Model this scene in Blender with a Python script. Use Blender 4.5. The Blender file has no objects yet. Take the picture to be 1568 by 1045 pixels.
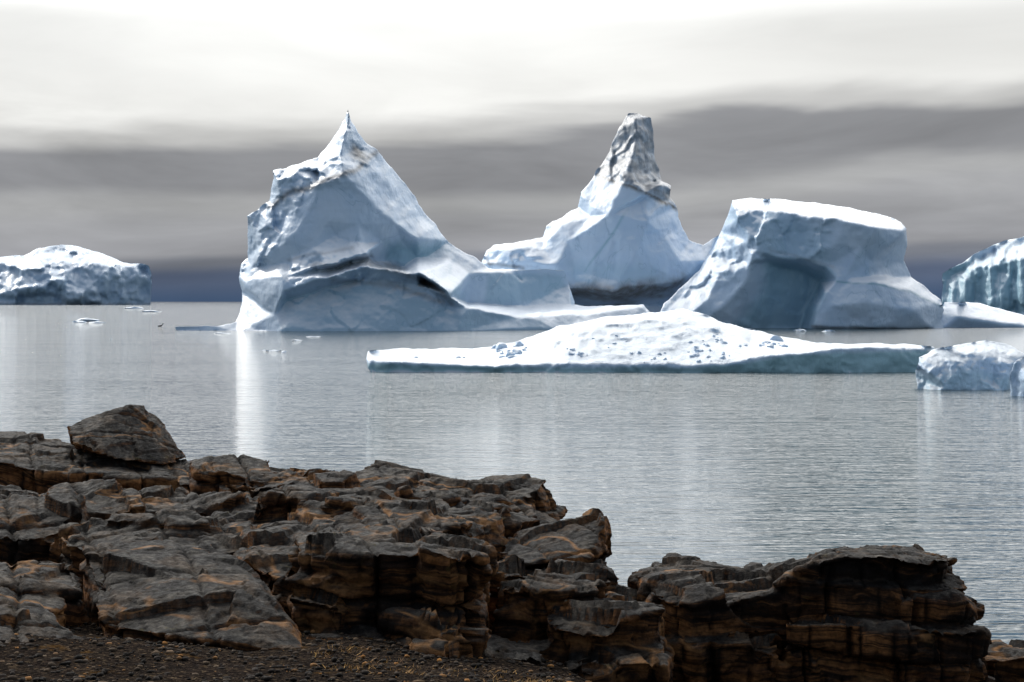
import bpy, bmesh, math, random
import numpy as np
from mathutils import Vector, noise as mn
from mathutils.geometry import delaunay_2d_cdt
random.seed(7); rng=np.random.default_rng(7)
scene=bpy.context.scene
F=2178.0; H=4.5; HY=462.0
def W(px,py,d): return ((px-784)/F*d, d, H+(HY-py)/F*d)

# ---------------------------------------------------------------- noise
def _h(ix,iy,iz,seed=0):
    n=(ix.astype(np.int64)*374761393+iy.astype(np.int64)*668265263+iz.astype(np.int64)*2147483647+seed*974634777)&0xFFFFFFFF
    n=((n^(n>>13))*1274126177)&0xFFFFFFFF
    n=((n^(n>>16))*2246822519)&0xFFFFFFFF
    n=n^(n>>15)
    return (n&0xFFFFFF)/float(0xFFFFFF)
def vnoise(p,seed=0):
    f=np.floor(p); t=p-f; f=f.astype(np.int64); t=t*t*t*(t*(t*6-15)+10)
    r=0
    for dx in (0,1):
        for dy in (0,1):
            for dz in (0,1):
                w=(t[:,0] if dx else 1-t[:,0])*(t[:,1] if dy else 1-t[:,1])*(t[:,2] if dz else 1-t[:,2])
                r=r+w*_h(f[:,0]+dx,f[:,1]+dy,f[:,2]+dz,seed)
    return r*2-1
def fbm(p,oct=4,seed=0,ridge=False):
    a=1;s=0;tot=0
    for o in range(oct):
        n=vnoise(p*(2.03**o)+17.3*o,seed+o)
        if ridge: n=1-2*np.abs(n)
        s=s+a*n; tot+=a; a*=.5
    return s/tot
def facets(p,seed=0):
    """chiselled planes: every Voronoi cell gets its own height and tilt"""
    f=np.floor(p).astype(np.int64); best=np.full(len(p),1e9); rel=np.zeros((len(p),3)); cid=np.zeros((len(p),3),np.int64)
    for dx in (-1,0,1):
        for dy in (-1,0,1):
            for dz in (-1,0,1):
                c=f+np.array([dx,dy,dz])
                ctr=c+np.c_[_h(c[:,0],c[:,1],c[:,2],seed),_h(c[:,0],c[:,1],c[:,2],seed+1),_h(c[:,0],c[:,1],c[:,2],seed+2)]
                r=p-ctr; d=(r*r).sum(1); k=d<best
                best[k]=d[k]; rel[k]=r[k]; cid[k]=c[k]
    g=np.c_[_h(cid[:,0],cid[:,1],cid[:,2],seed+3),_h(cid[:,0],cid[:,1],cid[:,2],seed+4),_h(cid[:,0],cid[:,1],cid[:,2],seed+5)]*2-1
    return (g*rel).sum(1)+.35*(g[:,0]*g[:,1])

# ---------------------------------------------------------------- node helpers
def mat(name):
    m=bpy.data.materials.new(name); m.use_nodes=True
    nt=m.node_tree; nt.nodes.clear()
    out=nt.nodes.new('ShaderNodeOutputMaterial'); b=nt.nodes.new('ShaderNodeBsdfPrincipled')
    nt.links.new(b.outputs[0],out.inputs[0]); return m,nt,b
def N(nt,t,**kw):
    n=nt.nodes.new(t)
    for k,v in kw.items(): setattr(n,k,v)
    return n
def L(nt,a,b): nt.links.new(a,b)
def math_(nt,op,a,b=None,clamp=False):
    n=nt.nodes.new('ShaderNodeMath'); n.operation=op; n.use_clamp=clamp
    for i,v in enumerate((a,b)):
        if v is None: continue
        if isinstance(v,(int,float)): n.inputs[i].default_value=v
        else: nt.links.new(v,n.inputs[i])
    return n.outputs[0]
def ramp(nt,fac,stops,interp='LINEAR'):
    r=nt.nodes.new('ShaderNodeValToRGB'); cr=r.color_ramp; cr.interpolation=interp
    while len(cr.elements)<len(stops): cr.elements.new(0.5)
    for e,(p,c) in zip(cr.elements,stops):
        e.position=p; e.color=(c,c,c,1) if isinstance(c,(int,float)) else (*c,1)
    nt.links.new(fac,r.inputs[0]); return r.outputs[0]
def mixc(nt,fac,a,b,mode='MIX'):
    n=nt.nodes.new('ShaderNodeMix'); n.data_type='RGBA'; n.blend_type=mode
    for s,v in ((n.inputs[0],fac),(n.inputs[6],a),(n.inputs[7],b)):
        if isinstance(v,(int,float)): s.default_value=v
        elif isinstance(v,tuple): s.default_value=(*v,1)
        else: nt.links.new(v,s)
    return n.outputs[2]
def noise_(nt,vec,scale,detail=5,rough=.55,dist=0.0):
    n=N(nt,'ShaderNodeTexNoise'); n.inputs['Scale'].default_value=scale; n.inputs['Detail'].default_value=detail
    n.inputs['Roughness'].default_value=rough; n.inputs['Distortion'].default_value=dist
    L(nt,vec,n.inputs['Vector']); return n.outputs[0]
def mapping(nt,vec,scale=(1,1,1),rot=(0,0,0),loc=(0,0,0)):
    n=N(nt,'ShaderNodeMapping'); n.inputs['Scale'].default_value=scale; n.inputs['Rotation'].default_value=rot; n.inputs['Location'].default_value=loc
    L(nt,vec,n.inputs['Vector']); return n.outputs[0]
def bump(nt,h,strength,dist,prev=None):
    n=N(nt,'ShaderNodeBump'); n.inputs['Strength'].default_value=strength; n.inputs['Distance'].default_value=dist
    L(nt,h,n.inputs['Height'])
    if prev is not None: L(nt,prev,n.inputs['Normal'])
    return n.outputs[0]

# ---------------------------------------------------------------- ice material
def ice_material(name,ice=(.54,.66,.80),deep=(.24,.42,.53),snow=(.76,.81,.87),sc=1.0,bs=1.):
    m,nt,b=mat(name)
    tc=N(nt,'ShaderNodeTexCoord').outputs['Object']
    geo=N(nt,'ShaderNodeNewGeometry')
    nz=N(nt,'ShaderNodeSeparateXYZ'); L(nt,geo.outputs['Normal'],nz.inputs[0])
    n1=noise_(nt,tc,.12*sc,4,.6); n2=noise_(nt,mapping(nt,tc,(1,1,.35)),.5*sc,4,.55)
    c=mixc(nt,ramp(nt,n1,[(.35,0.),(.65,1.)]),ice,tuple(x*y for x,y in zip(ice,(.80,.88,.95))))
    cv=noise_(nt,mapping(nt,tc,(1,1,.5),(.2,.4,.1)),.16*sc,4,.5,.6)
    c=mixc(nt,ramp(nt,cv,[(.492,0.),(.5,.45),(.508,0.)]),c,(.22,.38,.52))
    at=N(nt,'ShaderNodeAttribute',attribute_name='blue')
    c=mixc(nt,at.outputs['Fac'],c,deep)
    up=ramp(nt,nz.outputs[2],[(.45,0.),(.8,1.)])
    c=mixc(nt,up,c,snow)
    dt=N(nt,'ShaderNodeAttribute',attribute_name='dirt_shade')  # sediment mask, which also carries shade painted under overhangs
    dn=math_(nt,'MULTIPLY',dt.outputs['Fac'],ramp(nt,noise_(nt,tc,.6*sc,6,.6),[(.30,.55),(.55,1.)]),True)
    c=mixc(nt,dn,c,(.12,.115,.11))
    L(nt,c,b.inputs['Base Color']); b.inputs['Roughness'].default_value=.42
    b.inputs['Specular IOR Level'].default_value=.5
    bp=bump(nt,n2,.4*bs,.6/sc)
    bp=bump(nt,noise_(nt,tc,3.*sc,5,.7),.4*bs,.14/sc,bp)
    L(nt,bp,b.inputs['Normal'])
    return m
ICE=ice_material('iceberg_ice'); ICE_NEAR=ice_material('floe_ice',snow=(.53,.59,.65),deep=(.30,.48,.54),sc=2.5,bs=1.6); ICE_FAR=ice_material('distant_ice',ice=(.42,.53,.65),snow=(.45,.54,.65),sc=.25)

# ---------------------------------------------------------------- relief-solid builder for icebergs
def segdist(P,poly,closed=True):
    A=np.array(poly)[:,:2]; B=np.roll(A,-1,0) if closed else A[1:]
    if not closed: A=A[:-1]
    d=np.full(len(P),1e9)
    for a,b in zip(A,B):
        ab=b-a; t=np.clip(((P-a)@ab)/(ab@ab+1e-9),0,1)
        d=np.minimum(d,np.hypot(*(P-(a+t[:,None]*ab)).T))
    return d
def inpoly(P,poly):
    A=np.array(poly)[:,:2]; x,y=P.T; c=np.zeros(len(P),bool); j=len(A)-1
    for i in range(len(A)):
        xi,yi=A[i];xj,yj=A[j]
        if yi!=yj: c^=((yi>y)!=(yj>y))&(x<(xj-xi)*(y-yi)/(yj-yi)+xi)
        j=i
    return c
def interp(P,pts,polys):
    V=[];E=[];Z=[]
    for pl,closed in polys:
        s=len(V)
        for q in pl: V.append(Vector(q[:2])); Z.append(q[2])
        for i in range(len(pl)-1): E.append((s+i,s+i+1))
        if closed: E.append((len(V)-1,s))
    for q in pts: V.append(Vector(q[:2])); Z.append(q[2])
    vo,_,fo,ov,_,_=delaunay_2d_cdt(V,E,[],0,1e-4)
    S=np.array([v[:2] for v in V]); Z=np.array(Z); vo=np.array([v[:] for v in vo])
    zo=np.empty(len(vo))
    for i,o in enumerate(ov):
        if len(o): zo[i]=Z[o[0]]
        else:
            d=np.hypot(*(S-vo[i]).T); k=np.argsort(d)[:2]; w=1/(d[k]+.01); zo[i]=(Z[k]*w).sum()/w.sum()
    out=np.full(len(P),np.nan)
    for f in fo:
        a,b,c=vo[f[0]],vo[f[1]],vo[f[2]]
        den=(b[1]-c[1])*(a[0]-c[0])+(c[0]-b[0])*(a[1]-c[1])
        if abs(den)<1e-9: continue
        l1=((b[1]-c[1])*(P[:,0]-c[0])+(c[0]-b[0])*(P[:,1]-c[1]))/den
        l2=((c[1]-a[1])*(P[:,0]-c[0])+(a[0]-c[0])*(P[:,1]-c[1]))/den
        l3=1-l1-l2
        k=(l1>-1e-6)&(l2>-1e-6)&(l3>-1e-6)
        out[k]=(l1*zo[f[0]]+l2*zo[f[1]]+l3*zo[f[2]])[k]
    for i in np.where(np.isnan(out))[0]:
        out[i]=zo[np.argmin(np.hypot(*(vo-P[i]).T))]
    return out
def smooth(z,edges,it,fixed):
    z=z.copy(); n=len(z); cnt=np.bincount(edges.ravel(),minlength=n)
    for _ in range(it):
        s=np.bincount(edges[:,0],z[edges[:,1]],n)+np.bincount(edges[:,1],z[edges[:,0]],n)
        nz=.5*z+.5*s/np.maximum(cnt,1); nz[fixed]=z[fixed]; z=nz
    return z
def mk(name,verts,faces,material,smooth_=True,attrs=None,parent=None):
    me=bpy.data.meshes.new(name); me.from_pydata([tuple(map(float,v)) for v in verts],[],[tuple(map(int,f)) for f in faces]); me.update()
    if smooth_: me.polygons.foreach_set('use_smooth',[True]*len(me.polygons))
    for k,v in (attrs or {}).items():
        a=me.attributes.new(k,'FLOAT','POINT'); a.data.foreach_set('value',np.asarray(v,dtype=np.float32))
    o=bpy.data.objects.new(name,me); scene.collection.objects.link(o); me.materials.append(material)
    if parent: o.parent=parent
    return o
def ice_solid(name,outline,by,D,ridges=(),pts=(),s=2.5,jit=1.2,thick=18,R=30,sm=2,amp=1.,fs=.12,flute=0.,fa=.45,crag=(),dirt_shade=(),blue=(),material=None,seed=0):
    """outline (px,py,depth offset); vertices with py>=by lie under the waterline"""
    ol=np.array([(q[0],q[1],q[2] if len(q)>2 else 0.) for q in outline],float)
    dense=[]
    for i in range(len(ol)):
        a,b=ol[i],ol[(i+1)%len(ol)]; n=max(1,int(np.hypot(*(b-a)[:2])/s))
        for k in range(n): dense.append(a+(b-a)*k/n)
    dense=np.array(dense)
    q=np.c_[dense[:,:2],np.zeros(len(dense))+seed]
    j=np.c_[fbm(q/22+5,5,seed+3),fbm(q/22+50,5,seed+9)]*jit*2.2
    j[dense[:,1]>=by]=0
    dense[:,:2]+=j
    x0,y0=dense[:,:2].min(0);x1,y1=dense[:,:2].max(0)
    gx,gy=np.meshgrid(np.arange(x0,x1,s),np.arange(y0,y1,s*.87)); gx[1::2]+=s/2
    G=np.c_[gx.ravel(),gy.ravel()]+rng.uniform(-.12,.12,(gx.size,2))*s
    G=G[inpoly(G,dense)]; G=G[segdist(G,dense)>.55*s]
    V=[Vector(p[:2]) for p in dense]+[Vector(p) for p in G]
    n=len(dense)
    vo,_,fo,_,_,_=delaunay_2d_cdt(V,[(i,(i+1)%n) for i in range(n)],[],1,1e-5)
    P=np.array([v[:] for v in vo]); fo=np.array([f[:3] for f in fo])
    do=segdist(P,dense); on=do<1e-3
    e=np.sort(np.vstack([fo[:,[0,1]],fo[:,[1,2]],fo[:,[2,0]]]),1); e=np.unique(e,axis=0)
    wp=P+np.c_[fbm(np.c_[P/30,P[:,0]*0],3,61),fbm(np.c_[P/30,P[:,0]*0],3,62)]*4*np.clip(do/10,0,1)[:,None]
    z=interp(wp,pts,[(ol.tolist(),True)]+[(list(r),False) for r in ridges])
    zs=smooth(z,e,sm,on)
    K=D/F
    q=np.c_[P[:,0]*K,zs,P[:,1]*K]+seed*13.7
    w=np.clip(do/8,0,1)
    k1=fs
    dz=amp*(1.3*fbm(q*k1,4,seed+1)+.45*fbm(q*k1*3,3,seed+2,True)+fa*facets((q+fbm(q*k1*2,2,5)[:,None]*2)*k1*1.3,seed+40))
    for pl,ca in crag:
        sd=segdist(P,pl); msk=np.clip(.5+np.where(inpoly(P,pl),sd,-sd)/12,0,1)
        dz=dz+msk*ca*(1.9*facets(q*np.array([k1*2.4,k1*2.4,k1*1.8]),seed+50)+.5*facets(q*k1*6,seed+60)+.6*fbm(q*k1*5,3,seed+70,True))
    if flute: 
        qf=q*np.array([k1*5,k1*1,k1*.9]); dz=dz+flute*fbm(qf,4,seed+5,True)
    zf=zs+smooth(dz*w,e,1,on)
    nb=dense[dense[:,1]<by]
    dn=np.full(len(P),1e9); near=np.zeros(len(P))
    for c in nb[::2]:
        d=np.hypot(*(P-c[:2]).T); k=d<dn; dn[k]=d[k]; near[k]=c[2]
    bottom=on&(P[:,1]>=by-.01)
    zb=near+thick*(1-np.exp(-dn/R)); zb=smooth(zb,e,25,on&~bottom)+.6*amp*fbm(q*k1*2,4,seed+8)*np.clip(dn/8,0,1)
    share=on&~bottom
    zf[share]=z[share]
    Nn=len(P); idx=np.arange(Nn); bidx=np.where(share,idx,0); free=np.where(~share)[0]; bidx[free]=Nn+np.arange(len(free))
    def w3(P,dep): return np.c_[(P[:,0]-784)/F*dep,dep,H+(HY-P[:,1])/F*dep]
    vf=w3(P,D+zf); vb=w3(P[free],D+np.maximum(zb,zf+.3)[free])
    verts=np.vstack([vf,vb])
    A2=P[fo[:,1]]-P[fo[:,0]];B2=P[fo[:,2]]-P[fo[:,0]]; cr=A2[:,0]*B2[:,1]-A2[:,1]*B2[:,0]
    ff=fo.copy(); flip=cr>0; ff[flip]=ff[flip][:,::-1]
    t=ff[0]; nn=np.cross(vf[t[1]]-vf[t[0]],vf[t[2]]-vf[t[0]])
    if nn[1]>0: ff=ff[:,::-1]
    fb=bidx[ff][:,::-1]
    dv=np.zeros(Nn); bv=np.zeros(Nn)
    for kind,arr in ((dirt_shade,dv),(blue,bv)):
        for pl,wd,st in kind:
            if wd<0: d=inpoly(P,pl)*1.; sd=segdist(P,pl); val=st*np.clip(.5+np.where(d>0,sd,-sd)/(-wd*2)+.35*fbm(q*.6,3,3),0,1)
            else: 
                sd=segdist(P+np.c_[fbm(q*.3,3,21),fbm(q*.3,3,22)]*wd*1.2,pl,False); val=st*np.exp(-(sd/wd)**2)
            arr[:]=np.maximum(arr,val)
    dv=np.r_[dv,dv[free]]; bv=np.r_[bv,bv[free]]
    return mk(name,verts,np.vstack([ff,fb]),material or ICE,True,{'dirt_shade':dv,'blue':bv})

# --- left pinnacle berg
ice_solid('iceberg',[(270,501,-8),(330,499,-8),(362,493,-6),(369,470,-3),(372,445,0),(366,425,0),(368,405,2),(378,395,2),(379,370,2),(380,345,2),(376,330,1),(395,322,0),(412,308,0),(415,290,1),(420,275,1),(416,262,1),(440,257,2),(465,248,2),(488,240,2),(500,225,3),(515,205,3),(525,188,3),(531,178,3),(534,167,3),(538,184,3),(548,203,3),(562,220,4),(578,230,4),(592,248,5),(610,270,6),(632,298,7),(640,312,7),(655,330,8),(668,345,8),(685,372,8),(705,383,8),(730,395,8),(748,410,8),(800,413,10),(864,414,12),(873,435,12),(880,468,10),(930,468,8),(985,465,6),(994,478,4),(1000,486,2),(1010,512,2),(860,512,-5),(700,512,-11),(560,512,-14),(430,512,-14),(362,512,-9),(270,506,-8)],505,229,
 ridges=[
  [(534,174,1),(530,200,-1),(520,240,-4),(528,268,-7),(560,300,-6),(600,340,-4),(640,365,-1)],
  [(488,246,0),(455,262,-4),(425,275,-3),(430,300,-4),(405,335,-3),(400,375,-4),(385,410,-3)],
  [(455,262,-4),(490,285,-7),(470,330,-8),(440,370,-8),(400,400,-6)],
  [(372,432,-4),(430,403,-7),(480,380,-9),(550,371,-8),(564,383,-9)],
  [(375,440,-5),(430,424,-12),(500,406,-13),(562,388,-12)],
  [(500,412,-8),(566,394,-4)],
  [(575,400,-2),(610,415,0),(640,395,3),(690,400,5)],
  [(435,445,-13),(500,424,-14),(560,408,-13),(640,420,-13),(690,455,-12),(720,470,-9),(800,484,-6),(900,480,0),(985,468,4)],
  [(440,458,-9),(500,440,-9),(560,428,-9),(640,438,-9),(690,468,-9)],
  [(430,505,-14),(560,505,-14),(700,506,-11),(860,503,-5),(1000,490,2)],
  [(380,500,-9),(420,480,-12),(432,455,-13)],
  [(705,460,2),(720,420,4),(748,418,5)],
  [(720,466,4),(800,470,7),(875,470,8)],
 ],pts=[(590,400,0),(650,430,1),(620,375,1),(585,370,-3),(500,340,-8),(550,345,-7),(510,360,-7),(565,250,-1),(600,290,1)],
 s=2.0,jit=1.6,amp=.45,fs=.11,flute=.06,thick=20,
 crag=[([(365,255),(490,235),(500,270),(470,300),(430,350),(410,400),(365,430)],.9),([(480,250),(534,160),(600,250),(520,275),(480,290)],.4),([(430,402),(560,372),(570,400),(640,405),(700,455),(690,475),(560,432),(440,450)],.6)],
 dirt_shade=[([(578,232),(545,258),(515,272),(480,284),(440,296),(415,318)],5,.8),([(545,228),(560,240)],9,.95),([(480,410),(520,408),(565,400)],6,.55),([(565,405),(600,412),(650,428),(692,460)],6,.65),([(510,432),(600,436),(680,462)],5,.45),([(440,398),(540,380)],3,.35)],  # sediment vein, plus shade painted under the overhang and ridge
 blue=[([(590,372),(690,372),(705,460),(690,450),(640,412),(590,400)],-8,.8),([(430,455),(560,435),(700,475),(1000,480),(1000,512),(430,512)],-6,.5),([(748,420),(860,420),(875,465),(740,465)],-4,.5)],seed=1)

# --- middle horn berg
ice_solid('iceberg',[(735,512,0),(737,402,0),(744,385,0),(755,376,0),(790,372,1),(830,364,2),(838,345,3),(860,330,4),(885,318,5),(890,295,5),(910,270,6),(925,245,7),(937,222,7),(945,200,7),(962,176,8),(975,175,8),(997,180,8),(999,205,8),(1003,240,8),(1009,262,8),(1012,277,6),(1028,285,6),(1026,300,6),(1036,318,6),(1043,345,5),(1055,368,4),(1075,376,5),(1095,362,6),(1112,350,6),(1125,400,6),(1130,512,3),(1000,512,-4),(850,512,-4)],505,262,
 ridges=[[(975,182,5),(972,220,2),(965,265,-1),(985,300,-3),(990,340,-5),(975,390,-7),(950,430,-8)],
  [(890,300,4),(905,330,0),(870,370,-3),(880,420,-5)],[(985,283,0),(1012,282,-1),(1028,292,2)],[(985,304,-1),(1022,308,2)],
  [(745,395,-2),(780,382,-4),(830,380,-2),(860,345,0)],[(740,405,-3),(790,400,-6),(850,405,-6)],
  [(870,440,-6),(940,445,-9),(1035,432,-4)],[(880,470,4),(940,470,2),(1030,465,4)]],
 pts=[(930,330,-4),(1020,360,-2),(1040,400,-3),(1080,400,1)],s=2.1,jit=1.8,amp=.45,fs=.11,flute=.06,
 crag=[([(890,165),(1050,165),(1050,322),(1000,305),(965,285),(900,270)],.5),([(735,370),(840,370),(830,412),(735,412)],.4)],
 dirt_shade=[([(890,170),(1040,170),(1040,318),(1000,300),(965,285),(915,268),(900,240)],-5,.74),([(915,268),(965,285),(1000,302),(1036,318)],4,1.),([(985,285),(1028,300)],12,.85),([(876,447),(940,457),(1040,436)],13,.95),([(747,404),(800,410)],3,.6)],  # horn sediment, plus shade painted into the cavity at the base
 blue=[([(962,320),(925,375),(895,415)],2.2,.7),([(870,400),(1000,410),(1030,430),(880,440)],-8,.3)],seed=2)

# --- block berg with the hollow in its flank
ice_solid('iceberg',[(995,512,-2),(1003,496,-1),(1015,467,1),(1045,437,3),(1070,415,4),(1085,390,5),(1105,355,6),(1117,325,6),(1122,306,7),(1150,304,8),(1205,306,9),(1245,310,9),(1300,319,9),(1345,329,8),(1380,339,6),(1389,350,4),(1388,375,3),(1384,400,3),(1395,425,3),(1415,440,2),(1440,458,1),(1446,475,0),(1442,492,-1),(1446,512,-2),(1350,512,-7),(1250,512,-8),(1228,512,0),(1170,512,-1),(1090,512,-3)],505,243,
 ridges=[[(1124,316,0),(1160,322,-2),(1210,325,-4),(1290,338,-7),(1340,348,-8),(1384,354,-3)],
  [(1290,338,-7),(1280,375,-7),(1275,402,-6)],[(1340,352,-8),(1335,400,-6),(1330,425,-7)],
  [(1130,335,-2),(1150,370,-5),(1172,390,-6),(1200,395,-6),(1236,398,-6),(1268,410,-6.5),(1285,430,-8)],
  [(1281,428,-8),(1264,450,-9),(1251,475,-9.5),(1245,499,-9.5)],
  [(1175,404,-3),(1205,412,-1),(1235,420,.5),(1256,432,1)],[(1254,440,1),(1244,455,1),(1234,476,1),(1228,499,1)],
  [(1150,405,-5),(1135,440,-5),(1100,475,-5),(1070,495,-4)],
  [(1190,445,-1),(1175,499,-1)],
  [(1292,430,-8),(1330,432,-9),(1390,442,-6),(1437,465,-2)],
  [(1254,500,-10),(1340,503,-10),(1425,503,-5)],[(1270,470,-10),(1330,462,-11),(1400,475,-8)]],
 pts=[(1100,420,-2),(1080,460,-4),(1060,480,-4),(1320,380,-7),(1360,380,-6)],s=2.1,jit=1.1,amp=.4,fs=.11,flute=.04,sm=3,
 crag=[([(1120,310),(1280,330),(1270,400),(1180,395),(1120,420),(1040,470),(1020,465),(1090,380)],.4)],
 dirt_shade=[([(1180,385),(1235,397),(1275,408)],3,.25),([(1243,500),(1340,504),(1430,504)],2.,.6)],
 blue=[([(1175,397),(1275,415),(1240,505),(1120,505),(1165,450)],-8,.7),([(1282,432),(1340,434),(1400,450),(1442,470)],1.6,1.),([(1120,330),(1200,330),(1270,350),(1270,400),(1180,400)],-10,.35)],seed=3)

ice_solid('ice_shelf',[(1432,512,-2),(1440,480,0),(1446,463,3),(1500,464,6),(1545,476,6),(1600,492,5),(1640,512,0)],505,246,pts=[(1470,485,-3),(1530,493,-2)],s=3,jit=.8,amp=.3,seed=4,blue=[([(1440,470),(1500,480),(1580,492)],8,.3)])
ice_solid('iceberg',[(1447,492,0),(1441,470,0),(1444,420,5),(1470,403,5),(1500,386,6),(1520,375,8),(1568,362,12),(1650,350,20),(1740,380,20),(1760,492,5),(1600,492,-18)],485,500,
 ridges=[[(1452,425,2),(1500,410,-4),(1560,395,-10),(1640,380,-14)],[(1450,480,-2),(1600,480,-18)]],s=2.3,jit=1.4,amp=1.,fs=.05,flute=4.5,thick=60,seed=5,
 crag=[([(1430,350),(1760,350),(1760,500),(1430,500)],.6)],
 blue=[([(1440,400),(1700,380),(1700,495),(1440,495)],-5,.85)],material=ice_material('cliff_ice',deep=(.28,.46,.56),snow=(.6,.7,.78),sc=.5))
ice_solid('iceberg',[(-260,470,0),(-240,400,10),(-120,385,30),(0,395,40),(35,391,50),(60,381,60),(110,374,70),(150,385,60),(190,402,30),(215,405,15),(228,408,10),(234,435,5),(230,470,0),(100,470,-50),(-100,470,-50)],467.5,1960,
 ridges=[[(0,402,0),(50,415,-40),(60,440,-60)],[(100,395,10),(140,402,-20),(200,410,-10)],[(60,395,10),(90,420,-50),(110,455,-60)]],s=2.3,jit=1.5,amp=8,fs=.014,flute=4,thick=200,seed=26,material=ICE_FAR,
 crag=[([(-260,370),(240,370),(240,475),(-260,475)],6)],
 dirt_shade=[([(-200,466),(100,466),(230,466)],2.,.6)])
ice_solid('bergy_bit',[(1404,612,-1),(1403,575,0),(1407,548,0),(1428,536,.5),(1480,526,1),(1510,522,1.5),(1550,530,1.5),(1575,545,1),(1640,556,1),(1650,612,0),(1540,612,-1.5),(1460,612,-1.5)],598,74,
 ridges=[[(1412,560,-.8),(1450,550,-1),(1500,540,-.6),(1560,545,0)],[(1450,595,-1.8),(1470,560,-1.5),(1500,540,-.6)],[(1530,600,-1.8),(1545,560,-1.2)]],s=2.2,jit=1.8,amp=.3,fs=.7,flute=.12,thick=4,seed=7,material=ICE_NEAR,
 blue=[([(1404,575),(1480,565),(1560,580),(1560,600),(1404,600)],-6,.4)])
ice_solid('bergy_bit',[(1546,630,0),(1547,575,0),(1556,552,0),(1580,540,.5),(1650,530,1),(1690,630,0),(1600,630,-1.5)],614,68,pts=[(1590,590,-1.5)],s=3,jit=1.8,amp=.2,fs=.9,flute=.08,thick=3,seed=8,material=ICE_NEAR)
floe=ice_solid('ice_floe',[(560,550,2),(563,538,4),(600,534,14),(700,535,17),(755,530,17),(790,523,16),(815,515,16),(850,500,16),(885,494,16),(940,484,16),(1020,477,16),(1045,472,16),(1075,481,16),(1100,492,16),(1150,505,16),(1190,514,15),(1250,525,12),(1330,526,8),(1400,528,5),(1430,533,4),(1436,560,2),(1425,590,0),(1200,590,-1),(1000,588,-1),(700,586,-1),(575,583,0),(563,565,1)],580,90,
 ridges=[[(570,548,1),(595,552,0),(650,557,.2),(760,559,.2),(860,558,.3),(940,557,0),(1060,560,-.2),(1130,555,-.3),(1210,540,-.2),(1280,532,0),(1340,530,.4),(1420,533,1)],
  [(572,569,1),(595,569,.4),(760,570,.4),(940,571,.2),(1060,573,0),(1200,577,0),(1300,578,0),(1420,577,.6)],
  [(820,538,5),(870,528,3.5),(960,524,3.5),(1060,520,4),(1150,530,4.5)],
  [(835,515,7),(900,500,6.5),(1040,482,8),(1120,505,8)],[(600,543,5),(760,543,7)]],
 s=2.4,jit=1.6,amp=.3,fs=.35,flute=.04,thick=6,sm=2,seed=9,material=ICE_NEAR,
 crag=[([(810,490),(1040,465),(1130,500),(1150,525),(960,525),(830,535)],.22)],
 blue=[([(560,556),(760,562),(1060,563),(1130,558),(1220,543),(1430,536),(1430,590),(560,590)],-3,1.)])
def chunk(px,py,d,size,seed=0,sq=(1,1,1)):
    bm=bmesh.new(); bmesh.ops.create_icosphere(bm,subdivisions=2,radius=1)
    r=random.Random(seed)
    off=Vector((r.uniform(0,99),r.uniform(0,99),r.uniform(0,99)))
    cx,cy,cz=W(px,py,d)
    vs=[]
    for v in bm.verts:
        n=mn.cell(v.co*1.3+off)*.35+mn.noise(v.co*1.4+off)*.5
        p=v.co*(1+n*.7)
        vs.append((p.x*size*sq[0]+cx,p.y*size*sq[1]+cy,p.z*size*sq[2]+cz))
    fs=[[v.index for v in f.verts] for f in bm.faces]; bm.free(); return vs,fs
def chunks(name,items,material,parent=None):
    V=[];Fc=[]
    for i,(px,py,d,s,sq) in enumerate(items):
        v,f=chunk(px,py,d,s,seed=i*7+3,sq=sq); o=len(V); V+=v; Fc+=[[a+o for a in q] for q in f]
    return mk(name,V,Fc,material,False,parent=parent)
bpy.context.view_layer.update()
def on_floe(px,py):
    o=Vector((0,0,H)); t=Vector(W(px,py,100)); hit,loc,_,_=floe.ray_cast(o,(t-o).normalized()); return loc.y if hit else None
items=[]
r=random.Random(5)
def addc(px,py,s,sq=(1,1,1)):
    d=on_floe(px,py)
    if d: items.append((px,py,d,s,sq))
for cx,cy,n,sx,sy,s in [(775,538,14,28,7,.16),(880,542,8,18,4,.14),(1085,535,24,45,14,.12),(1180,530,12,25,6,.16),(1000,545,10,45,8,.1),(930,525,5,40,14,.08),(700,547,5,60,4,.12),(1100,520,8,20,8,.1)]:
    for i in range(n): addc(r.gauss(cx,sx*.5),r.gauss(cy,sy*.6),s*r.uniform(.4,1.5),(r.uniform(.7,1.5),r.uniform(.7,1.2),r.uniform(.6,1.1)))
addc(768,534,.5,(1,.8,1.0)); addc(795,530,.4,(1,.8,.8)); addc(1206,516,.55,(.75,.6,1.5)); addc(1190,522,.45,(1.2,.6,.8)); addc(782,545,.3)
c=chunks('ice_chunks',items,ICE_NEAR); c.parent=floe
bi=[]
def brash(px,py,s,sq=(1,1,1)): bi.append((px,py,H*F/(py-HY),s,sq))
brash(133,493,1.2,(2.2,1,.6)); brash(122,494,.8,(2,1,.4)); brash(150,495,.8,(2,1,.4)); brash(418,538,.28,(2,1,.4)); brash(435,540,.22,(1,1,.8)); brash(455,522,.3,(2,1,.4)); brash(170,520,.1); brash(405,537,.15,(2,1,.4))
brash(230,478,2,(2,1,.4)); brash(205,473,3,(2,1,.4)); brash(1270,508,.5,(2,1,.5)); brash(1225,507,.5,(2,1,.5)); brash(340,511,.4,(3,1,.3)); brash(480,516,.3,(3,1,.3)); brash(1140,505,.5,(3,1,.4))
chunks('brash_ice',bi,ICE_NEAR)

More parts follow.
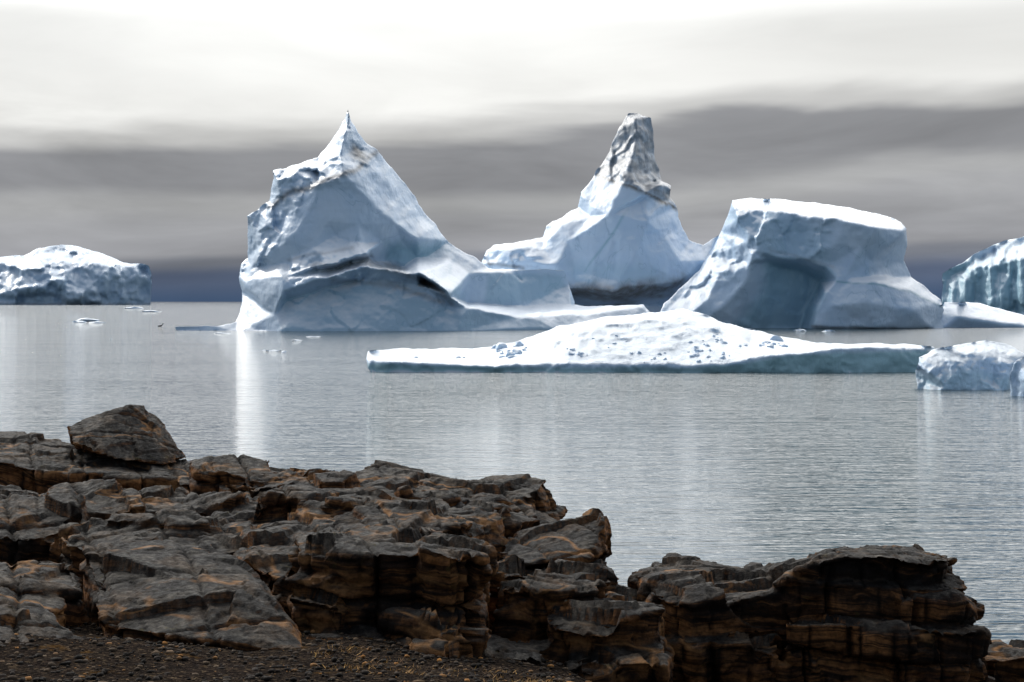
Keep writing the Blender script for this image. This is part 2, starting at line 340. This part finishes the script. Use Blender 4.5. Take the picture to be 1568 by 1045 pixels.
# ---------------------------------------------------------------- seabird
m,nt,b=mat('bird_feathers'); b.inputs['Base Color'].default_value=(.03,.03,.035,1); b.inputs['Roughness'].default_value=.7
x,y,z=W(246,500,H*F/(501-HY))
me=bpy.data.meshes.new('seabird'); 
me.from_pydata([(x-.55,y,.12),(x-.25,y,.16),(x+.1,y,.16),(x+.28,y,.34),(x+.3,y,.58),(x+.42,y,.6),(x+.6,y,.57),(x-.1,y+.2,.25),(x-.1,y-.2,.25)],[(0,1),(1,2),(2,3),(3,4),(4,5),(5,6),(1,7),(1,8)],[])
ob=bpy.data.objects.new('seabird',me); scene.collection.objects.link(ob)
ob.modifiers.new('s','SKIN')
if not len(me.skin_vertices):
    bm=bmesh.new(); bm.from_mesh(me); bm.verts.layers.skin.verify(); bm.to_mesh(me); bm.free()
for v,rr in zip(me.skin_vertices[0].data,[.05,.17,.18,.08,.07,.08,.02,.08,.08]): v.radius=(rr,rr)
me.skin_vertices[0].data[1].use_root=True
ob.modifiers.new('ss','SUBSURF').levels=1; me.materials.append(m)

# ---------------------------------------------------------------- rocks
m,nt,b=mat('layered_rock'); ROCK=m
geo=N(nt,'ShaderNodeNewGeometry'); pos=geo.outputs['Position']
sp=N(nt,'ShaderNodeSeparateXYZ'); L(nt,geo.outputs['Normal'],sp.inputs[0])
rot=mapping(nt,pos,(1,1,1),(.10,-.06,0))
warp=N(nt,'ShaderNodeVectorMath',operation='ADD'); wn=N(nt,'ShaderNodeTexNoise'); wn.inputs['Scale'].default_value=.9; wn.inputs['Detail'].default_value=4; L(nt,rot,wn.inputs['Vector'])
ws=N(nt,'ShaderNodeVectorMath',operation='SCALE'); L(nt,wn.outputs['Color'],ws.inputs[0]); ws.inputs['Scale'].default_value=.55
L(nt,rot,warp.inputs[0]); L(nt,ws.outputs[0],warp.inputs[1]); wv=warp.outputs[0]
band=noise_(nt,mapping(nt,wv,(.6,.6,6)),1.,6,.7)
band2=noise_(nt,mapping(nt,wv,(.8,.8,26)),1.,4,.6)
patch=noise_(nt,pos,1.7,6,.65)
fine=noise_(nt,pos,22,5,.7)
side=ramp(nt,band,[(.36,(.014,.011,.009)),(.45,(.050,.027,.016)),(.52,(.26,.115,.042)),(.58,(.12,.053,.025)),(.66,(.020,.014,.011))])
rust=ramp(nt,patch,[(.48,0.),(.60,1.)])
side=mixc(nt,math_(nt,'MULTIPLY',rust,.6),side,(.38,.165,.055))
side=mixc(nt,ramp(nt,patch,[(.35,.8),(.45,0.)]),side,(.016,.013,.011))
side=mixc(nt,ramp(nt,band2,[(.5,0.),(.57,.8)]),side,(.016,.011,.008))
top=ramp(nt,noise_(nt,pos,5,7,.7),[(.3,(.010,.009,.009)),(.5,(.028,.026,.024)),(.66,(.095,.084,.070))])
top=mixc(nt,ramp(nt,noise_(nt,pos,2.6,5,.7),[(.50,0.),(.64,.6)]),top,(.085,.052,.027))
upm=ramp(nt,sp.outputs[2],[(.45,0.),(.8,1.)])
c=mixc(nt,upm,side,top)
at=N(nt,'ShaderNodeAttribute',attribute_name='crack')
c=mixc(nt,at.outputs['Fac'],c,(.002,.002,.002))
c=mixc(nt,ramp(nt,fine,[(.38,.0),(.68,.7)]),c,(.007,.006,.006))
vv=noise_(nt,mapping(nt,wv,(.7,.7,2.2),loc=(3,1,2)),1.3,3,.5)
vein=ramp(nt,vv,[(.478,0.),(.5,.85),(.522,0.)])
c=mixc(nt,math_(nt,'MULTIPLY',vein,ramp(nt,patch,[(.45,0.),(.55,.9)])),c,(.26,.13,.05))
c=mixc(nt,ramp(nt,noise_(nt,pos,9,4,.6),[(.66,0.),(.72,.5)]),c,(.055,.045,.014))
L(nt,c,b.inputs['Base Color'])
L(nt,ramp(nt,fine,[(.3,.40),(.7,.85)]),b.inputs['Roughness']); b.inputs['Specular IOR Level'].default_value=.05
bp=bump(nt,band2,.5,.03); bp=bump(nt,noise_(nt,pos,9,6,.7),.8,.04,bp); bp=bump(nt,noise_(nt,pos,45,5,.8),.9,.014,bp)
L(nt,bp,b.inputs['Normal'])

def hull(bm,pts):
    vs=[bm.verts.new(p) for p in pts]
    r_=bmesh.ops.convex_hull(bm,input=vs)
    bmesh.ops.delete(bm,geom=[g for g in set(r_['geom_interior']+r_['geom_unused']) if isinstance(g,bmesh.types.BMVert)],context='VERTS')
def scatter(n,regions,seed,size=(.5,1.3)):
    """extra broken slabs lying on an outcrop: (px,py,D) quads"""
    r=random.Random(seed); out=[]
    for i in range(n):
        q=r.choice(regions); u,v=r.random(),r.random()
        p=[q[0][k]*(1-u)*(1-v)+q[1][k]*u*(1-v)+q[2][k]*u*v+q[3][k]*(1-u)*v for k in range(3)]
        c=Vector(W(*p)); a=r.uniform(-.6,.6); sx=r.uniform(*size)*.5; sy=sx*r.uniform(.5,1); sz=r.uniform(.08,.2)
        n_=Vector((r.uniform(-.18,.18),r.uniform(-.2,.1),1)).normalized(); tx=Vector((math.cos(a),math.sin(a),0)); tx=(tx-n_*tx.dot(n_)).normalized(); ty=n_.cross(tx)
        pts=[]
        k=r.randint(4,6)
        for j in range(k):
            th=2*math.pi*(j+r.uniform(-.25,.25))/k
            for s_ in (-2.5,1):
                f=1.05 if s_<0 else r.uniform(.85,1)
                pts.append(c+tx*math.cos(th)*sx*1.2*f+ty*math.sin(th)*sy*1.2*f+n_*sz*s_*r.uniform(.85,1.1))
        out.append(('raw',pts))
    return out
def rock(name,blocks,voxel=.025,amp=1.,seed=0):
    V=[];Fc=[]
    for blk in blocks:
        if blk[0]=='raw': w=blk[1]; low=[]
        else:
            pts,drop,flare=blk
            w=[Vector(W(*p)) for p in pts]; c=sum(w,Vector())/len(w)
            low=[Vector((c.x+(p.x-c.x)*flare,c.y+(p.y-c.y)*flare,p.z-drop)) for p in w] if drop>0 else []
        bm=bmesh.new(); hull(bm,w+low); bm.verts.index_update(); o=len(V)
        bmesh.ops.recalc_face_normals(bm,faces=bm.faces)
        V+=[v.co[:] for v in bm.verts]; Fc+=[[v.index+o for v in f.verts] for f in bm.faces]; bm.free()
    ob=mk(name,V,Fc,ROCK)
    md=ob.modifiers.new('r','REMESH'); md.mode='VOXEL'; md.voxel_size=voxel; md.adaptivity=0
    dg=bpy.context.evaluated_depsgraph_get(); me=bpy.data.meshes.new_from_object(ob.evaluated_get(dg)); ob.modifiers.clear(); old=ob.data; ob.data=me; bpy.data.meshes.remove(old); me.name=name
    n=len(me.vertices); P=np.empty(n*3); me.vertices.foreach_get('co',P); P=P.reshape(-1,3)
    Nn=np.empty(n*3); me.vertices.foreach_get('normal',Nn); Nn=Nn.reshape(-1,3)
    P0=P.copy()
    P=P+Nn*((fbm(P*1.1+seed*3,2,11)*.04+facets(P*np.array([1.4,1.4,2.0])+seed,80)*.12)[:,None]*amp)
    wp=P0+np.c_[fbm(P0*1.2,2,31),fbm(P0*1.2,2,32),fbm(P0*1.2,2,33)]*.06
    nn=np.array([.06,-.10,1.]); nn/=np.linalg.norm(nn); sc=wp@nn
    a=.35; u=wp[:,0]*math.cos(a)+wp[:,1]*math.sin(a); v=-wp[:,0]*math.sin(a)+wp[:,1]*math.cos(a)
    crack=np.zeros(n); disp=np.zeros(n); sidew=np.clip(1-np.abs(Nn[:,2])*.9,0.15,1)
    for (hh,wu,wv_,am,gw,gd,sd) in ((.42,.55,.9,.17,.018,.10,1),(.17,.28,.5,.055,.012,.035,2),(.05,.6,.6,.010,.006,.006,3)):
        ss=sc/hh+.35*vnoise(np.c_[sc/hh*.7,sc*0,sc*0],sd)
        Li=np.floor(ss); fl=(ss-Li); dl=np.minimum(fl,1-fl)*hh
        Z0=Li.astype(np.int64)
        ou=_h(Z0//3,Z0*0,Z0*0+5,sd)*3
        uu=u/wu+ou; vv_=v/wv_+ou*1.7; iu=np.floor(uu); iv=np.floor(vv_)
        du=np.minimum(uu-iu,1-(uu-iu))*wu; dv=np.minimum(vv_-iv,1-(vv_-iv))*wv_
        hsh=_h(Z0,iu.astype(np.int64),iv.astype(np.int64),sd+10)
        disp+=(hsh-.55)*am*sidew
        g=np.maximum(np.exp(-(dl/gw)**2)*sidew*(.1+.9*(hsh>.5)),np.exp(-(np.minimum(du,dv)/gw)**2)*(hsh>.2)*(.4+.6*sidew))
        disp-=g*gd; crack=np.maximum(crack,g*(.95 if sd<3 else .3))
    disp+=.036*facets(P0*np.array([3.3,3.3,5.])+seed,90)+.010*facets(P0*np.array([10,10,15.]),95)+.004*fbm(P0*16,3,42)
    P=P+Nn*(disp*amp)[:,None]
    me.vertices.foreach_set('co',P.ravel()); me.update()
    at=me.attributes.new('crack','FLOAT','POINT'); at.data.foreach_set('value',crack.astype(np.float32))
    me.polygons.foreach_set('use_smooth',[True]*len(me.polygons))
    if not me.materials: me.materials.append(ROCK)
    return ob
rock('rock_outcrop',[
 ([(1000,908,10.2),(1060,930,10.0),(1190,905,10.3),(1200,872,11.2),(1110,860,11.8),(1050,850,12.2),(1000,855,12.3),(962,875,12)],2.,1.03),
 ([(1185,892,10.3),(1240,870,10.2),(1300,852,10.2),(1370,848,10.2),(1455,856,10.3),(1462,850,10.9),(1440,844,11.4),(1380,836,11.8),(1300,839,11.8),(1240,851,11.6),(1172,864,11.4)],2.2,1.02),
 ([(1200,950,10.),(1380,960,9.9),(1500,968,10.0),(1504,958,10.8),(1390,940,10.8),(1210,930,10.8)],1.8,1.02),
 ([(1380,915,10.1),(1463,910,10.2),(1484,932,10.3),(1480,925,11),(1400,900,11)],1.8,1.02),
 ([(1010,985,10.0),(1190,990,9.9),(1190,960,10.6),(1020,960,10.6)],1.8,1.02)],.02,.85,1)
rock('rock_outcrop',[([(1500,1000,11),(1568,1008,11),(1660,1008,11),(1660,985,12),(1568,988,12.3),(1515,984,12.3)],1.6,1.1)],.03,1,2)
rock('rock_outcrop',[
 ([(835,950,9.2),(925,962,9.1),(1022,934,9.4),(1020,925,10),(900,920,10),(830,930,9.8)],1.6,1.02),
 ([(765,895,9.6),(850,912,9.5),(915,908,9.6),(917,885,10.4),(860,880,10.6),(770,882,10.6)],1.6,1.03),
 ([(745,872,10.2),(850,880,10.2),(937,887,10.4),(932,852,11.5),(880,844,11.8),(800,852,11.8),(745,857,11.5)],1.6,1.03),
 ([(930,915,10),(1005,925,10),(1000,905,11),(930,895,11)],1.6,1.03),
 ([(700,988,8.9),(835,1000,8.8),(835,978,9.4),(710,975,9.4)],.8,1.05),
 ([(860,1010,8.9),(1020,1015,9),(1020,985,9.5),(860,985,9.5)],1.2,1.03)],.02,.85,3)
rock('boulder',[([(757,855,11.0),(800,866,10.8),(900,858,10.9),(932,842,11.3),(780,822,11.5),(830,806,11.6),(912,786,11.7),(926,798,11.5),(935,850,12.2),(770,850,12.2)],0,1)],.02,.55,4)
rock('rock_outcrop',[
 ([(450,842,9.3),(535,848,9.1),(640,848,9.1),(634,814,10.3),(540,816,10.4),(455,828,10.4)],1.0,1.02),
 ([(640,838,9.05),(690,848,8.95),(744,852,9.1),(746,834,10),(700,816,10.2),(660,804,10.3),(630,820,10.2)],1.3,1.02),
 ([(470,972,8.7),(620,992,8.6),(620,970,9.1),(500,960,9.1)],.5,1.05),
 ([(620,998,8.55),(710,1003,8.55),(710,992,8.9),(625,990,8.9)],.4,1.05),
 ([(595,942,8.9),(712,957,8.8),(714,942,9.3),(600,937,9.3)],.5,1.03),
 ([(440,915,9.),(520,930,8.9),(520,900,9.4),(440,890,9.4)],.5,1.03)],.02,.85,5)
rock('rock_outcrop',[
 ([(125,838,9.6),(190,827,9.9),(250,825,9.9),(350,850,9.6),(405,882,9.2),(140,882,9.0),(280,892,8.85),(400,892,8.9),(150,950,8.4),(250,968,8.15),(380,988,8.05),(475,1000,8.05),(455,950,8.7),(405,900,9.3),(140,930,9.8)],.3,1.)],.02,.5,6)
rock('rock_outcrop',[
 ([(-80,862,9.3),(60,852,9.4),(122,862,9.4),(130,905,8.8),(40,905,8.6),(-80,895,8.6)],.6,1.1),
 ([(-80,925,8.3),(20,922,8.4),(85,935,8.3),(135,992,7.9),(60,1003,7.5),(-80,990,7.4)],.4,1.05),
 ([(-80,960,7.6),(30,965,7.7),(60,990,7.4),(20,1000,7.2),(-80,1000,7.1)],.4,1.05),
 ([(-80,905,8.7),(60,905,8.8),(110,925,8.6),(60,945,8.2),(-80,930,8.2)],.4,1.05)],.02,.8,7)
rock('rock_outcrop',[
 ([(-80,780,13),(60,776,13),(190,766,13.2),(300,772,13),(300,800,11.5),(180,815,11),(60,822,11),(-80,828,11)],1.,1.03),
 ([(300,766,13.5),(400,742,13.8),(500,756,13.5),(560,772,13.2),(520,810,11.5),(400,815,11.3),(300,800,11.5)],1.2,1.03),
 ([(180,792,12),(360,787,12),(400,832,10.5),(300,846,10.3),(100,836,10.3),(90,820,10.5)],.8,1.03),
 ([(380,792,11.5),(540,802,11.5),(470,835,10.2),(440,880,9.4),(400,872,9.4),(350,850,10)],.8,1.03),
 ([(540,795,12),(740,800,12),(745,850,10.6),(640,835,10.6),(540,830,10.8)],1.,1.03)]
 +scatter(22,[((0,785,12.6),(300,780,12.8),(300,835,10.6),(0,835,10.6)),((300,775,13),(560,780,13),(500,830,10.6),(320,835,10.5)),((540,800,12),(740,805,12),(735,835,10.9),(560,830,10.9))],3,(.7,1.6)),.026,.9,8)
rock('rock_outcrop',[
 ([(315,708,15.5),(440,715,15.5),(450,745,13.8),(380,750,13.6),(300,738,14)],1.2,1.05),
 ([(430,722,15),(520,719,15),(640,725,15),(690,734,15),(700,752,13.8),(600,762,13.5),(480,757,13.5)],1.2,1.03),
 ([(640,739,14.5),(760,729,14.5),(770,740,14.3),(805,742,14),(826,782,13.2),(700,787,12.6),(600,777,12.8)],1.4,1.03),
 ([(700,792,13),(830,784,13.2),(860,802,13),(855,835,12),(740,845,11.8)],1.2,1.03)]
 +scatter(10,[((350,740,14.2),(620,745,14.2),(640,765,13.4),(380,755,13.6)),((640,762,13.8),(780,762,13.8),(800,800,12.8),(680,795,12.6))],9,(.6,1.3)),.026,.85,9)
rock('rock_outcrop',[
 ([(-80,648,18),(0,658,18),(110,682,17.5),(250,699,17),(322,718,16.5),(302,740,15.8),(200,735,15.5),(100,720,15.5),(0,705,15.5),(-80,695,15.5)],1.6,1.02),
 ([(-80,745,14.5),(100,760,14.5),(180,765,14.5),(190,780,13.5),(-80,790,13.5)],1.,1.02)],.03,.8,10)
rock('boulder',[([(104,652,16.5),(122,640,16.7),(200,619,17),(222,620,17.2),(290,703,16.6),(250,712,16.2),(180,705,16),(108,680,16),(262,690,17.5),(120,690,17.3)],0,1)],.026,.35,11)

# ---------------------------------------------------------------- ground: gravel beach running down to the sea bed
m,nt,b=mat('dark_gravel'); GR=m
geo=N(nt,'ShaderNodeNewGeometry'); pos=geo.outputs['Position']
v=N(nt,'ShaderNodeTexVoronoi'); v.inputs['Scale'].default_value=60; L(nt,pos,v.inputs['Vector'])
sv=N(nt,'ShaderNodeSeparateColor'); L(nt,v.outputs['Color'],sv.inputs[0])
c=ramp(nt,sv.outputs[0],[(0.,(.006,.005,.005)),(.6,(.020,.016,.014)),(.9,(.05,.036,.026)),(1.,(.11,.08,.05))])
c=mixc(nt,ramp(nt,noise_(nt,pos,2.2,6,.7),[(.35,0.),(.7,.6)]),c,(.012,.010,.008))
c=mixc(nt,ramp(nt,noise_(nt,pos,3.1,6,.8),[(.58,0.),(.66,.7)]),c,(.07,.038,.012))
L(nt,c,b.inputs['Base Color']); b.inputs['Roughness'].default_value=.9; b.inputs['Specular IOR Level'].default_value=0
bp=bump(nt,v.outputs['Distance'],1.,.015); bp=bump(nt,noise_(nt,pos,6,7,.7),.6,.06,bp); L(nt,bp,b.inputs['Normal'])
gx=np.linspace(-30,30,260); gy=np.r_[np.linspace(-20,4,20),np.linspace(4.1,26,230)]
X,Y=np.meshgrid(gx,gy)
def gz(X,Y):
    near=2.86-.14*(Y-6)+np.interp(X,[-4,-2,.3,1.5,6],[.15,0,-.14,-.55,-1.3])
    edge=np.interp(X,[-10,-3,0,1.5,4,10],[17,16.5,13,11.5,11.3,10.5])
    t=np.clip((Y-edge+2)/7,0,1); t=t*t*(3-2*t)
    low=np.interp(X,[-10,-1,1,4],[0,0,-.3,-.5])*np.clip((Y-7)/3,0,1)
    return (near+low)*(1-t)-2.5*t
q=np.c_[X.ravel(),Y.ravel(),X.ravel()*0]
Z=gz(X,Y).ravel()+.06*fbm(q*1.2,4,77)+.015*fbm(q*6,3,78)
nx=len(gx); idx=np.arange(X.size).reshape(X.shape)
fc=np.c_[idx[:-1,:-1].ravel(),idx[:-1,1:].ravel(),idx[1:,1:].ravel(),idx[1:,:-1].ravel()]
mk('ground',np.c_[X.ravel(),Y.ravel(),Z],fc,GR)
V=[];Fc=[]
bm=bmesh.new(); bmesh.ops.create_icosphere(bm,subdivisions=1,radius=1); bv=np.array([v.co[:] for v in bm.verts]); bf=[[v.index for v in f.verts] for f in bm.faces]; bm.free()
def gh(x,y): return float(gz(np.array([x]),np.array([y]))[0])+.06*float(fbm(np.array([[x,y,0]])*1.2,4,77)[0])
for i in range(8000):
    y=rng.uniform(5.5,9.2); x=rng.uniform(-3.6,1.6); s=.004+.018*rng.random()**4
    z=gh(x,y)
    o=len(V); V+=((bv*(1+rng.uniform(-.25,.25,(12,1))))*s*np.array([rng.uniform(.8,1.5),rng.uniform(.8,1.5),.6])+[x,y,z+s*.3]).tolist(); Fc+=[[a+o for a in f] for f in bf]
m,nt,b=mat('pebble_stone')
geo=N(nt,'ShaderNodeNewGeometry'); L(nt,ramp(nt,geo.outputs['Random Per Island'],[(0.,(.008,.007,.006)),(.7,(.03,.024,.02)),(.92,(.10,.07,.045)),(1.,(.26,.12,.035))]),b.inputs['Base Color']); b.inputs['Roughness'].default_value=.8
b.inputs['Specular IOR Level'].default_value=.05
mk('gravel',V,Fc,m,True)
# dry golden grass between the stones at the foot of the rocks
V=[];Fc=[]
cl=[(rng.uniform(-1.1,.4),rng.uniform(6.9,8.2)) for _ in range(45)]
for cx,cy in cl:
    for k in range(int(rng.integers(12,35))):
        x=cx+rng.normal(0,.04); y=cy+rng.normal(0,.04); z=gh(x,y)-.005; hgt=rng.uniform(.010,.032); a=rng.uniform(0,6.28); lx,ly=rng.normal(0,.02,2); w_=.003
        o=len(V); V+=[(x-w_*math.cos(a),y-w_*math.sin(a),z),(x+w_*math.cos(a),y+w_*math.sin(a),z),(x+lx,y+ly,z+hgt)]; Fc.append((o,o+1,o+2))
m,nt,b=mat('dry_grass_blades'); geo=N(nt,'ShaderNodeNewGeometry')
L(nt,ramp(nt,geo.outputs['Random Per Island'],[(0.,(.10,.042,.010)),(.5,(.26,.125,.022)),(1.,(.40,.22,.04))]),b.inputs['Base Color']); b.inputs['Roughness'].default_value=.8
mk('dry_grass',V,Fc,m,False)

# ---------------------------------------------------------------- sea
m,nt,b=mat('sea_water')
pos=N(nt,'ShaderNodeNewGeometry').outputs['Position']
b.inputs['Base Color'].default_value=(.025,.046,.056,1); b.inputs['Roughness'].default_value=.045; b.inputs['IOR'].default_value=1.44
b.inputs['Specular IOR Level'].default_value=.5
w1=noise_(nt,mapping(nt,pos,(.24,1.4,1),(0,0,.05)),1.0,3,.6,.5)
w2=noise_(nt,mapping(nt,pos,(1.0,5.5,1),(0,0,-.08)),1.0,3,.6,.3)
w3=noise_(nt,mapping(nt,pos,(.05,.16,1)),1.0,2,.5)
pt=ramp(nt,noise_(nt,mapping(nt,pos,(.025,.09,1)),1.,3,.5),[(.35,.35),(.65,1.)])
bp=bump(nt,w3,.2,1.)
b1=N(nt,'ShaderNodeBump'); b1.inputs['Distance'].default_value=.36; L(nt,pt,b1.inputs['Strength']); L(nt,w1,b1.inputs['Height']); L(nt,bp,b1.inputs['Normal'])
bp=bump(nt,w2,1.,.11,b1.outputs[0])
L(nt,bp,b.inputs['Normal'])
mk('sea',[(-20000,-200,0),(20000,-200,0),(20000,40000,0),(-20000,40000,0)],[(0,1,2,3)],m,False)

# ---------------------------------------------------------------- world sky
SUN_AZ=-48; SUN_EL=36
w=bpy.data.worlds.new('World'); scene.world=w; w.use_nodes=True; nt=w.node_tree; nt.nodes.clear()
out=N(nt,'ShaderNodeOutputWorld')
sky=N(nt,'ShaderNodeTexSky'); sky.sky_type='NISHITA'; sky.sun_disc=False; sky.sun_elevation=math.radians(SUN_EL); sky.sun_rotation=math.radians(SUN_AZ)
bg1=N(nt,'ShaderNodeBackground'); bg1.inputs[1].default_value=.10; L(nt,sky.outputs[0],bg1.inputs[0])
d=N(nt,'ShaderNodeTexCoord').outputs['Generated']; s=N(nt,'ShaderNodeSeparateXYZ'); L(nt,d,s.inputs[0])
zz=s.outputs[2]
n1=noise_(nt,mapping(nt,d,(3,3,17)),1.,4,.5,.3)
n2=noise_(nt,mapping(nt,d,(5,5,24)),1.,5,.55,.4)
n3=noise_(nt,mapping(nt,d,(2.2,2.2,9),loc=(5,3,0)),1.,3,.5)
hw=ramp(nt,zz,[(.02,.12),(.09,1.)])
wz=math_(nt,'ADD',zz,math_(nt,'MULTIPLY',math_(nt,'MULTIPLY',math_(nt,'SUBTRACT',n1,.5),.055),hw))
wz=math_(nt,'ADD',wz,math_(nt,'MULTIPLY',math_(nt,'MULTIPLY',s.outputs[0],-.05),hw))
cr=ramp(nt,math_(nt,'DIVIDE',wz,.25,True),[(0.,(.06,.10,.18)),(.075,(.10,.13,.20)),(.12,(.20,.215,.25)),(.15,(.33,.335,.355)),(.225,(.35,.355,.37)),(.29,(.40,.405,.41)),(.355,(.28,.285,.30)),(.45,(.29,.295,.31)),(.49,(.58,.58,.57)),(.55,(.89,.89,.865)),(.85,(.94,.945,.925)),(1.,(.95,.95,.94))],'EASE')
lo=ramp(nt,zz,[(.11,1.),(.15,.3)])
br=ramp(nt,n2,[(.3,.80),(.7,1.20)]); cr=mixc(nt,lo,cr,mixc(nt,1.,cr,br,'MULTIPLY'))
cr=mixc(nt,1.,cr,ramp(nt,n3,[(.35,.90),(.6,1.08)]),'MULTIPLY')
az=math.radians(SUN_AZ); el=math.radians(SUN_EL); sd=(math.sin(az)*math.cos(el),math.cos(az)*math.cos(el),math.sin(el))
sg=math.radians(-6); sdg=(math.sin(sg)*math.cos(el),math.cos(sg)*math.cos(el),math.sin(el))
dp=N(nt,'ShaderNodeVectorMath',operation='DOT_PRODUCT'); L(nt,d,dp.inputs[0]); dp.inputs[1].default_value=sdg
gl=math_(nt,'MULTIPLY',ramp(nt,zz,[(.19,0.),(.36,1.)]),ramp(nt,dp.outputs['Value'],[(.45,0.),(.95,1.)]))
gain=math_(nt,'ADD',1.,math_(nt,'MULTIPLY',gl,3.2))
bg2=N(nt,'ShaderNodeBackground'); L(nt,cr,bg2.inputs[0]); L(nt,gain,bg2.inputs[1])
cov=ramp(nt,math_(nt,'ADD',s.outputs[1],math_(nt,'MULTIPLY',math_(nt,'SUBTRACT',n3,.5),.8)),[(-.0,.2),(.45,1.)])
mx=N(nt,'ShaderNodeMixShader'); L(nt,cov,mx.inputs[0]); L(nt,bg1.outputs[0],mx.inputs[1]); L(nt,bg2.outputs[0],mx.inputs[2]); L(nt,mx.outputs[0],out.inputs[0])
w.cycles.sampling_method='MANUAL'; w.cycles.sample_map_resolution=512
ld=bpy.data.lights.new('sun','SUN'); ld.energy=2.4; ld.angle=math.radians(1.5); ld.color=(1,.95,.87)
lo=bpy.data.objects.new('sun',ld); scene.collection.objects.link(lo); lo.rotation_euler=Vector(sd).to_track_quat('Z','Y').to_euler(); lo.location=(0,0,60)
cd=bpy.data.cameras.new('camera'); cd.lens=F/1568*36; cd.shift_y=-(522.5-HY)/1568; cd.clip_end=60000; cd.clip_start=.1
co=bpy.data.objects.new('camera',cd); scene.collection.objects.link(co); co.location=(0,0,H); co.rotation_euler=(math.pi/2,0,0); scene.camera=co
scene.view_settings.view_transform='Standard'; scene.view_settings.look='None'; scene.view_settings.exposure=0
